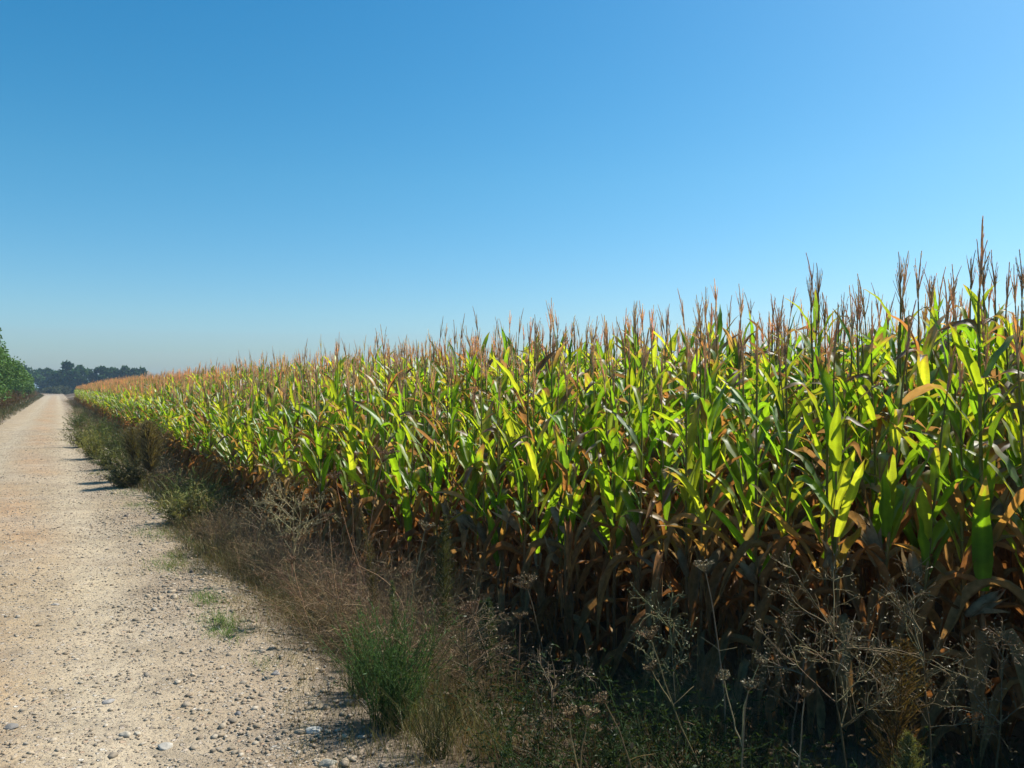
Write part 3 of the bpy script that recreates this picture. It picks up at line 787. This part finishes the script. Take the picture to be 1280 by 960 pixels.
plume(608, 4.4, .62, .08, 'dark green plume between the tall one and the rusty flat head', np.array((.07, .10, .05)), 900)
plume(188, 12.6, 1.15, .32, 'tall straw coloured plumed weed against the dark corn edge', np.array((.21, .17, .095)), 1500)
plume(172, 13.4, .95, .3, 'straw coloured weed left of and behind the tallest plumed one', np.array((.18, .155, .085)), 1200)

# feathery and leafy green weeds
FB = ('stem', 'foliage'); FM = (M_TWIG, M_WEED)
plant_thing('feathery_bush', feathery_bush(.60, .25, 170, (.07, .125, .04), .022, 34), FB, FM, foot(492, 3.75), 'feathery green bush at the road edge, casting shadow on gravel', 'bush')
plant_thing('feathery_bush', feathery_bush(.42, .2, 80, (.08, .12, .04), .02, 30), FB, FM, foot(455, 4.15), 'smaller feathery green bush behind the big one', 'bush')
plant_thing('feathery_bush', feathery_bush(.42, .18, 50, (.12, .12, .05), .018, 20), FB, FM, foot(545, 3.45), 'thin yellowish feathery bush right of the big green one', 'bush')
for i, (px_, Y_, H_, lab) in enumerate([
        (610, 3.9, .42, 'dark leafy weed right of the thin feathery bush'), (660, 3.5, .36, 'dark leafy weed under the star-like seed head'),
        (725, 3.3, .34, 'dark leafy weed behind the pair of small seed heads'), (790, 3.4, .40, 'leafy weed left of the long slanting stalk'),
        (845, 3.2, .42, 'leafy weed crossed by the long slanting stalk'), (880, 3.55, .44, 'leafy weed at the foot of the straight straw stalk'),
        (940, 3.1, .30, 'leafy weed beside the bundle of straw stalks'), (1045, 2.9, .34, 'green leafy weed at the foot of the forking lattice weed'),
        (1090, 2.8, .30, 'small leafy weed right of the lattice weed foot'), (560, 4.6, .45, 'dark leafy weed at the foot of the tall plume'),
        (690, 2.85, .24, 'low leafy weed on the bottom picture edge'), (860, 2.75, .24, 'low leafy weed beside the short pale dead weed'),
        (1215, 2.9, .3, 'dark leafy weed in the right bottom corner'),
        (640, 3.15, .3, 'dark leafy weed under the two small bottom seed heads'), (755, 3.7, .45, 'tall dark leafy weed between two seed head stalks before the corn'),
        (830, 3.8, .4, 'dark leafy weed under the grey green ring-shaped weed'), (985, 3.3, .36, 'dark leafy weed left of the forking lattice weed'),
        (1140, 3.2, .36, 'dark leafy weed behind the olive plume'), (705, 4.1, .4, 'dark leafy weed behind the widest seed head stalk'), (915, 3.7, .4, 'dark leafy weed right of the straight straw stalk')]):
    plant_thing('leafy_weed', leafy_weed(H_ * 1.1, .32, 36, DKGRN * (1, 1.05, .9), .026, 22), FB, FM, foot(px_, Y_), lab, 'weed', 'dark green leafy weeds in the ditch')

# brown tangles along the verge: six kinds, the rest are copies
tang = []
for i in range(12):
    c_ = [REDB * 1.15, DRYC * 1.1, REDB * 1.5, DRYC * 1.35, GREYG, PALE * .85, DRYC * .9, DRYC * 1.2, GREYG, PALE * .9, OLIVE * 1.3, DRYC * .95][i]
    o = empty('dry_weed_clump'); gs = tangle(RNG.uniform(.46, .68), RNG.uniform(.22, .34), 640 if i < 7 else 420, c_, .27, .12, .0019 if i < 7 else .0055)
    a_, b_ = gs[0].build('stem', M_TWIG, o), gs[1].build('twigs', M_TWIG, o); kids(o, a_, b_); tang.append(o)
used = set()
spots = []
for s_ in np.arange(3.2, 9.5, .42):
    e_ = float(edge(s_))
    for q in (.32, .62, .9):
        if RNG.random() < .86: spots.append((s_ + RNG.normal(0, .12), ROAD_R + .12 + (e_ - ROAD_R - .45) * q + RNG.normal(0, .06)))
for s_ in np.concatenate([np.arange(9.5, 30, .62), np.arange(30, 60, 1.3), np.arange(60, 104, 2.4)]):
    spots.append((s_ + RNG.normal(0, .2), ROAD_R + .25 + RNG.uniform(0, .55)))
for s_, a_ in spots:
    x_, y_ = xy(s_, a_); pxx = 640 + FPX * x_ / y_
    if s_ < 9 and pxx > 560 and RNG.random() < .5: continue
    if s_ < 9 and pxx > 430 and a_ > 1.9 and RNG.random() < .5: continue
    i = int(RNG.integers(7))
    if s_ < 4.6 and a_ < 1.9: i = int(RNG.choice([0, 1, 2]))
    if s_ > 9.5: i = int(RNG.integers(7, 12))
    o = tang[i] if i not in used else copy_tree(tang[i]); used.add(i)
    o.location = (x_, y_, float(ground_z(s_, a_))); o.rotation_euler = (0, 0, RNG.uniform(0, 6.28))
    k = RNG.uniform(.7, 1.15) * (.72 if (s_ < 9 and a_ < 1.6) else 1.) * (.62 if (s_ < 9 and pxx > 560) else 1.)
    o.scale = (k * (1 + (s_ > 30) * .8), k * (1 + (s_ > 30) * .8), k)
    if s_ < 6: l_, gname = 'brown mound of tangled dead stems between road and near corn', 'brown dead weed mounds near the camera'
    elif s_ < 9.5: l_, gname = 'brown mound of tangled dead stems along the middle of the verge', 'brown dead weed mounds on the middle verge'
    else: l_, gname = 'small dull weed mound far up the verge beside the road', 'dull weed mounds far up the verge'
    tag(o, l_, 'weed', gname)
for i in range(12):
    if i not in used:
        for ch in KIDS[tang[i].name]: bpy.data.objects.remove(ch)
        bpy.data.objects.remove(tang[i])

# bushes farther up the verge
for px_, Y_, H_, R_, c_, lab in [
        (118, 17.5, .75, .55, (.20, .20, .07), 'pale yellow green bush at the road edge, far verge'),
        (104, 21, .8, .55, (.16, .17, .07), 'olive bush behind the pale yellow green one'),
        (140, 15.2, .5, .4, (.13, .14, .06), 'low dull green bush in front of the pale yellow green one'),
        (158, 12.5, .5, .4, (.15, .14, .07), 'olive brown bush before the straw plumes'),
        (150, 17, .75, .45, (.10, .12, .05), 'dark olive bush between pale bush and corn'),
        (128, 22, .8, .5, (.09, .12, .045), 'dark green bush standing at the corn edge, far verge'),
        (232, 9.2, .5, .3, (.20, .19, .08), 'small yellowish bush above the brown tangle'),
        (100, 30, .8, .6, (.11, .14, .05), 'small green bush near the far bend of the corn')]:
    plant_thing('verge_bush', feathery_bush(H_, R_, 130, c_, .05, 26, .14), FB, FM, foot(px_, Y_), lab, 'bush')

# ------------------------------------------------------------------ grass and ground cover (uncountable)
def blades(n, s, a, H, W, C, lean=.5, droop=.12, K=5, wob=.12):
    p = xy(s, a); b = np.concatenate([p, ground_z(s, a)[:, None] - .01], 1)
    d = rdirs(n, .2, 1.) * lean; d[:, 2] = np.abs(d[:, 2]) + .55
    P = paths(b, d, H, K, droop * RNG.uniform(.2, 1.8, n), wob)
    return ribbons(P, np.linspace(1, .25, K)[None] * np.reshape(W, (-1, 1)), rdirs(n, -.25, .25), C)
g = Geo()
def verge(n, s0, s1, power, hmin, hmax, w, cols, amin=.0, amax=1., lean=.5, side=1):
    s = s0 + (s1 - s0) * RNG.random(n) ** power
    if side > 0:
        lo = ROAD_R - .05 + .1 * np.sin(s * 1.1 + 2) + .08 * np.sin(s * 3.1) + .04 * np.sin(s * 9); hi = edge(s) + .2
    else:
        lo = np.full(n, ROAD_L + .05) - .08 * np.sin(s * .9); hi = np.full(n, -6.)
    a = lo + (hi - lo) * (amin + (amax - amin) * RNG.random(n))
    near = np.clip((a - lo) * np.sign(hi - lo) / .5, .25, 1)
    C = np.array(cols)[RNG.integers(0, len(cols), n)] * RNG.uniform(.6, 1.3, (n, 1))
    g.add(*blades(n, s, a, RNG.uniform(hmin, hmax, n) * near, w, C, lean))
verge(24000, 0.2, 9, 1.0, .06, .34, .0026, [DRYC * .8, REDB * .8, DRYC * .6, OLIVE, DKGRN], .15, 1)
verge(16000, 3.0, 10, 1.1, .10, .34, .0026, [(.27, .22, .10), (.22, .20, .08), DRYC, (.16, .17, .06)], -.04, .30)
verge(20000, 8, 36, 1.3, .12, .5, .007, [DRYC, GREYG, OLIVE, PALE * .7])
verge(9000, 30, 106, 1.2, .15, .5, .02, [DRYC, GREYG, OLIVE, OLIVE * 1.3])
tag(g.build('dry_grass', M_GRASS), 'dry grass and dead stems filling the ditch beside the corn', None, None, 'stuff')

# low dark leaves carpeting the shaded ditch
g = Geo(); n = 6500; s = RNG.uniform(.4, 6, n); f_ = RNG.uniform(.2, 1.1, n); a = ROAD_R + (edge(s) - ROAD_R) * f_
p = xy(s, a); b = np.concatenate([p, (ground_z(s, a) + np.abs(RNG.normal(0, .07, n)))[:, None]], 1)
P = paths(b, rdirs(n, -.1, .7), RNG.uniform(.02, .06, n), 4, .1, .12)
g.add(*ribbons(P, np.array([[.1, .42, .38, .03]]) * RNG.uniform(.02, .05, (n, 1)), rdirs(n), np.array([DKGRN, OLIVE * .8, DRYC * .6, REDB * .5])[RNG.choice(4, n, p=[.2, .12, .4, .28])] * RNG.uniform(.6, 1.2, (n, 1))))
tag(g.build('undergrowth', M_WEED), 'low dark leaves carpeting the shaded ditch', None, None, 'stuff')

# green grass patches creeping onto the gravel
g = Geo()
for px_, py_, R_, n in [(292, 777, .13, 900), (272, 748, .12, 700), (222, 708, .17, 700), (205, 668, .22, 800), (232, 696, .10, 300), (300, 790, .1, 400), (178, 632, .22, 500), (165, 616, .25, 500), (140, 590, .3, 500), (350, 830, .07, 120)]:
    x, y, z = on_ground(px_, py_); s0, a0 = sa(x, y)
    s = s0 + RNG.normal(0, R_ * 1.1, n); a = a0 - .08 + RNG.normal(0, R_ * .55, n)
    g.add(*blades(n, s, a, RNG.uniform(.025, .085, n), .0034, jit((.15, .24, .05), n, .25), 1.2, .22, 4))
n = 3500; s = RNG.uniform(8, 60, n); a = ROAD_R + .08 + np.abs(RNG.normal(0, .1, n)) + .1 * np.sin(s * 1.1 + 2)
g.add(*blades(n, s, a, RNG.uniform(.04, .14, n), .009, jit((.11, .15, .04), n, .25), .9, .2, 4))
tag(g.build('green_grass', M_GRASS), 'short green grass creeping from the verge onto the gravel', None, None, 'stuff')

# ------------------------------------------------------------------ left verge
g = Geo()
verge(12000, 22, 80, 1.2, .15, .4, .016, [OLIVE, DRYC * .8, DKGRN, OLIVE * .8], .0, .45, side=-1)
verge(9000, 70, 178, 1.0, .2, .5, .04, [OLIVE, DRYC * .8, DKGRN], .0, .6, side=-1)
tag(g.build('grass', M_GRASS), 'low olive grass on the left road verge', None, None, 'stuff')

red = [feathery_bush(1.0, .7, 90, (.13, .085, .045), .09, 20, .15) for _ in range(3)]
rmesh = [(a_.mesh('stem', M_TWIG), b_.mesh('foliage', M_WEED)) for a_, b_ in red]
for i, (s_, a_) in enumerate([(38, -3.3), (43, -3.4), (47, -3.2), (52, -3.5), (57, -3.2), (63, -3.4), (69, -3.2), (76, -3.3), (83, -3.1), (91, -3.2), (100, -3.0), (110, -3.1), (120, -3.0), (132, -3.0)]):
    x_, y_ = xy(s_, a_); o = empty('russet_shrub', (x_, y_, float(ground_z(s_, a_))), RNG.uniform(0, 6), RNG.uniform(.9, 1.4))
    for me in rmesh[i % 3]: link(me.name.split('.')[0], me, o)
    tag(o, 'russet dry shrub at the foot of the left roadside trees', 'shrub', 'russet shrubs along the left verge')

# ------------------------------------------------------------------ trees
def tree_geo(H, R, n, leaf, col, clumps=22, low=.12, shape='round'):
    trunk, crown = Geo(), Geo()
    P0 = paths([[0, 0, -.1]], [[RNG.normal(0, .04), RNG.normal(0, .04), 1.]], [H * .8], 8, 0, .05)
    trunk.add(*tubes(P0, np.linspace(H * .022, H * .006, 8)[None], jit((.12, .09, .065), 1), 8))
    k = clumps
    zc = RNG.uniform(low, .92, k); prof = np.sin(np.clip((zc - low + .08) / (1.08 - low), 0, 1) ** .8 * PI) ** .6 if shape == 'round' else np.clip(1.15 - zc, .15, 1)
    th = np.arange(k) * 2.4 + RNG.uniform(-.5, .5, k); rr = R * prof * RNG.uniform(.45, .95, k)
    cc = np.stack([rr * np.cos(th), rr * np.sin(th), zc * H], -1)
    cc[0] = (0, 0, .84 * H)
    j = np.clip((cc[:, 2] / (H * .8) * 7 * .7).astype(int), 0, 7); b = P0[0, j]
    L = np.linspace(0, 1, 5)[None, :, None]; Pl = b[:, None] + (cc - b)[:, None] * L; Pl[:, 1:4, 2] -= .03 * H * np.sin(L[0, 1:4, 0] * PI)
    trunk.add(*tubes(Pl, np.linspace(H * .009, H * .002, 5)[None], jit((.12, .09, .065), k), 5))
    ci = RNG.integers(0, k, n); cr = R * RNG.uniform(.26, .46, k)
    dd = rdirs(n) * (RNG.random(n) ** .45)[:, None] * cr[ci][:, None] * np.array([1, 1, .75])
    ctint = RNG.uniform(.7, 1.3, k)
    q = cc[ci] + dd; q[:, 2] = np.maximum(q[:, 2], .05 * H)
    d = unit(rdirs(n) + np.array([0, 0, -.2])); sd = unit(np.cross(d, rdirs(n)))
    Lf = leaf * RNG.uniform(.6, 1.4, n)[:, None]
    P = np.stack([q, q + d * Lf * .5, q + d * Lf], 1)
    crown.add(*ribbons(P, np.array([[.2, .6, .1]]) * leaf, sd, jit(col, n, .2) * ctint[ci][:, None]))
    return trunk, crown
def tree(name, x, y, H, R, n, leaf, col, label, group, **kw):
    z = float(gz(x, y)); o = empty(name, (x, y, z)); a_, b_ = tree_geo(H, R, n, leaf, col, **kw)
    a_.build('trunk', M_BARK, o); b_.build('crown', M_TREE, o); return tag(o, label, 'tree', group)
for s_, a_, H, R, lab in [(43, -5.6, 5.1, 2.7, 'nearest and tallest-looking green tree cut by the left picture edge'),
                          (51, -5.0, 5.3, 2.5, 'second green roadside tree with rounded top at the left edge'),
                          (60, -5.0, 5.7, 2.6, 'third green roadside tree just behind the two at the left edge'),
                          (71, -5.0, 5.2, 2.5, 'middle green tree of the left roadside row'),
                          (84, -4.8, 4.7, 2.2, 'olive green tree lower down the left roadside row'),
                          (100, -4.6, 4.3, 2.1, 'dull olive tree near the far end of the left row'),
                          (120, -4.4, 4.2, 2.0, 'farthest small tree of the left roadside row')]:
    x_, y_ = xy(s_, a_)
    tree('roadside_tree', x_, y_, H, R, 17000, .165, np.array((.125, .215, .07)) * (1 if s_ < 80 else .85), lab, 'trees along the left of the road', clumps=30, low=.1)
for px_, Y_, H, R, c_, lab, sh in [
        (33, 235, 8.6, 5, (.04, .062, .035), 'far tree half hidden behind the roadside row', 'round'),
        (53, 250, 8.3, 3.4, (.04, .062, .038), 'far pale blue tree just right of the roadside row', 'round'),
        (63, 248, 8.4, 3.2, (.04, .062, .038), 'far tree with a rounded top at the road end', 'round'),
        (76, 225, 7.0, 3.6, (.03, .05, .03), 'dark low far tree in the gap left of the tallest', 'round'),
        (86, 222, 10.2, 3.2, (.03, .05, .03), 'tallest far tree with a pointed top beyond the road end', 'round'),
        (97, 220, 8.6, 3.6, (.028, .046, .028), 'far dark tree against the right side of the tallest one', 'round'),
        (112, 228, 7.9, 3.4, (.032, .052, .03), 'far tree right of the tallest group over the corn', 'round'),
        (125, 224, 8.5, 3.6, (.03, .05, .03), 'broad far tree in the middle of the distant row', 'round'),
        (139, 226, 8.7, 3.2, (.03, .05, .03), 'far tree with a domed top above the corn', 'round'),
        (149, 232, 7.8, 3.0, (.032, .052, .03), 'low far tree in the dip left of the pointed one', 'round'),
        (157, 226, 9.1, 2.8, (.03, .05, .03), 'pointed far tree near the right end of the distant row', 'round'),
        (167, 228, 8.3, 2.4, (.03, .05, .03), 'small far tree, second from the right end of the row', 'round'),
        (175, 232, 8.2, 2.4, (.032, .052, .03), 'last far tree at the right end of the distant row', 'round')]:
    tree('distant_tree', at_px(px_, Y_), Y_, H * .9, R * .74, 3200, .7, np.array(c_) * (1.45, 1.75, 1.1), lab, 'distant trees beyond the road end', clumps=18, low=.05, shape=sh)
# low brush at the road end
for px_, Y_, H_, lab in [(68, 188, 1.3, 'grey brush at the very end of the road'), (78, 192, 1.7, 'dark brush right of the grey brush at the road end'), (58, 196, 1.0, 'low brush left of the road end')]:
    x_ = at_px(px_, Y_); o = empty('roadside_brush', (x_, Y_, float(gz(x_, Y_))))
    a_, b_ = tree_geo(H_, 2.4, 1500, .3, np.array((.09, .10, .06)), clumps=12, low=.1); a_.build('stem', M_BARK, o); b_.build('foliage', M_TREE, o); tag(o, lab, 'bush')

# ------------------------------------------------------------------ haze
HAZE = 0.0005
if HAZE:
    m, nt, out = mat_new('haze')
    pv = nd(nt, 'ShaderNodeVolumePrincipled'); pv.inputs['Color'].default_value = (.55, .78, 1, 1); pv.inputs['Density'].default_value = HAZE
    pv.inputs['Anisotropy'].default_value = .2
    nt.links.new(pv.outputs[0], out.inputs['Volume'])
    X = 1400.; z0, z1 = -1.6, 13.5
    v = [(-X, -X, z0), (X, -X, z0), (X, X, z0), (-X, X, z0), (-X, -X, z1), (X, -X, z1), (X, X, z1), (-X, X, z1)]
    me = bpy.data.meshes.new('haze'); me.from_pydata(v, [], [(3, 2, 1, 0), (4, 5, 6, 7), (0, 1, 5, 4), (1, 2, 6, 5), (2, 3, 7, 6), (3, 0, 4, 7)]); me.materials.append(m)
    tag(link('haze', me), 'thin blue summer haze over the far field', None, None, 'stuff')

# ------------------------------------------------------------------ light
SUN_EL, SUN_AZ = math.radians(50), math.radians(62)      # azimuth clockwise from +Y (the viewing direction)
w = bpy.data.worlds.new('World'); SC.world = w; w.use_nodes = True
nt = w.node_tree; bg = nt.nodes['Background']
sky = nt.nodes.new('ShaderNodeTexSky'); sky.sky_type = 'NISHITA'; sky.sun_disc = False
sky.sun_elevation = SUN_EL; sky.sun_rotation = SUN_AZ
sky.air_density = 1.0; sky.dust_density = 1.0; sky.ozone_density = 2.6; sky.altitude = 50
hsv = nd(nt, 'ShaderNodeHueSaturation', Hue=.484, Saturation=1.4); nt.links.new(sky.outputs[0], hsv.inputs['Color'])
tc_ = nd(nt, 'ShaderNodeTexCoord'); sx = nd(nt, 'ShaderNodeSeparateXYZ'); nt.links.new(tc_.outputs['Generated'], sx.inputs[0])
tint = ramp(nt, sx.outputs[2], [(0., (.64, .77, .99)), (.09, (.78, .90, 1.0)), (.25, (.86, .98, 1.0)), (.55, (.68, .94, 1.02))])
nt.links.new(mixc(nt, 1.0, hsv.outputs[0], tint, 'MULTIPLY'), bg.inputs[0]); bg.inputs[1].default_value = .094
ld = bpy.data.lights.new('sun', 'SUN'); ld.energy = 5.0; ld.angle = math.radians(.53); ld.color = (1, .95, .87)
lo_ = bpy.data.objects.new('sun', ld); COL.objects.link(lo_)
to_sun = Vector((math.sin(SUN_AZ) * math.cos(SUN_EL), math.cos(SUN_AZ) * math.cos(SUN_EL), math.sin(SUN_EL)))
lo_.rotation_euler = to_sun.to_track_quat('Z', 'Y').to_euler(); lo_.location = to_sun * 60

# ------------------------------------------------------------------ camera
cd = bpy.data.cameras.new('camera'); cam = bpy.data.objects.new('camera', cd); COL.objects.link(cam)
cd.sensor_width = 36; cd.lens = 36 * FPX / 1280; cd.clip_start = .05; cd.clip_end = 6000
cam.location = (0, 0, EYE)
cam.rotation_euler = (math.radians(90) + math.atan((HORIZON - 480) / FPX), 0, 0)
SC.camera = cam
SC.view_settings.view_transform = 'Standard'; SC.view_settings.look = 'None'
SC.view_settings.exposure = 0.62; SC.view_settings.gamma = 1
SC.cycles.use_denoising = True
SC.cycles.max_bounces = 8; SC.cycles.transparent_max_bounces = 8; SC.cycles.volume_bounces = 0
print('plants', len(plants), 'objects', len(SC.objects))
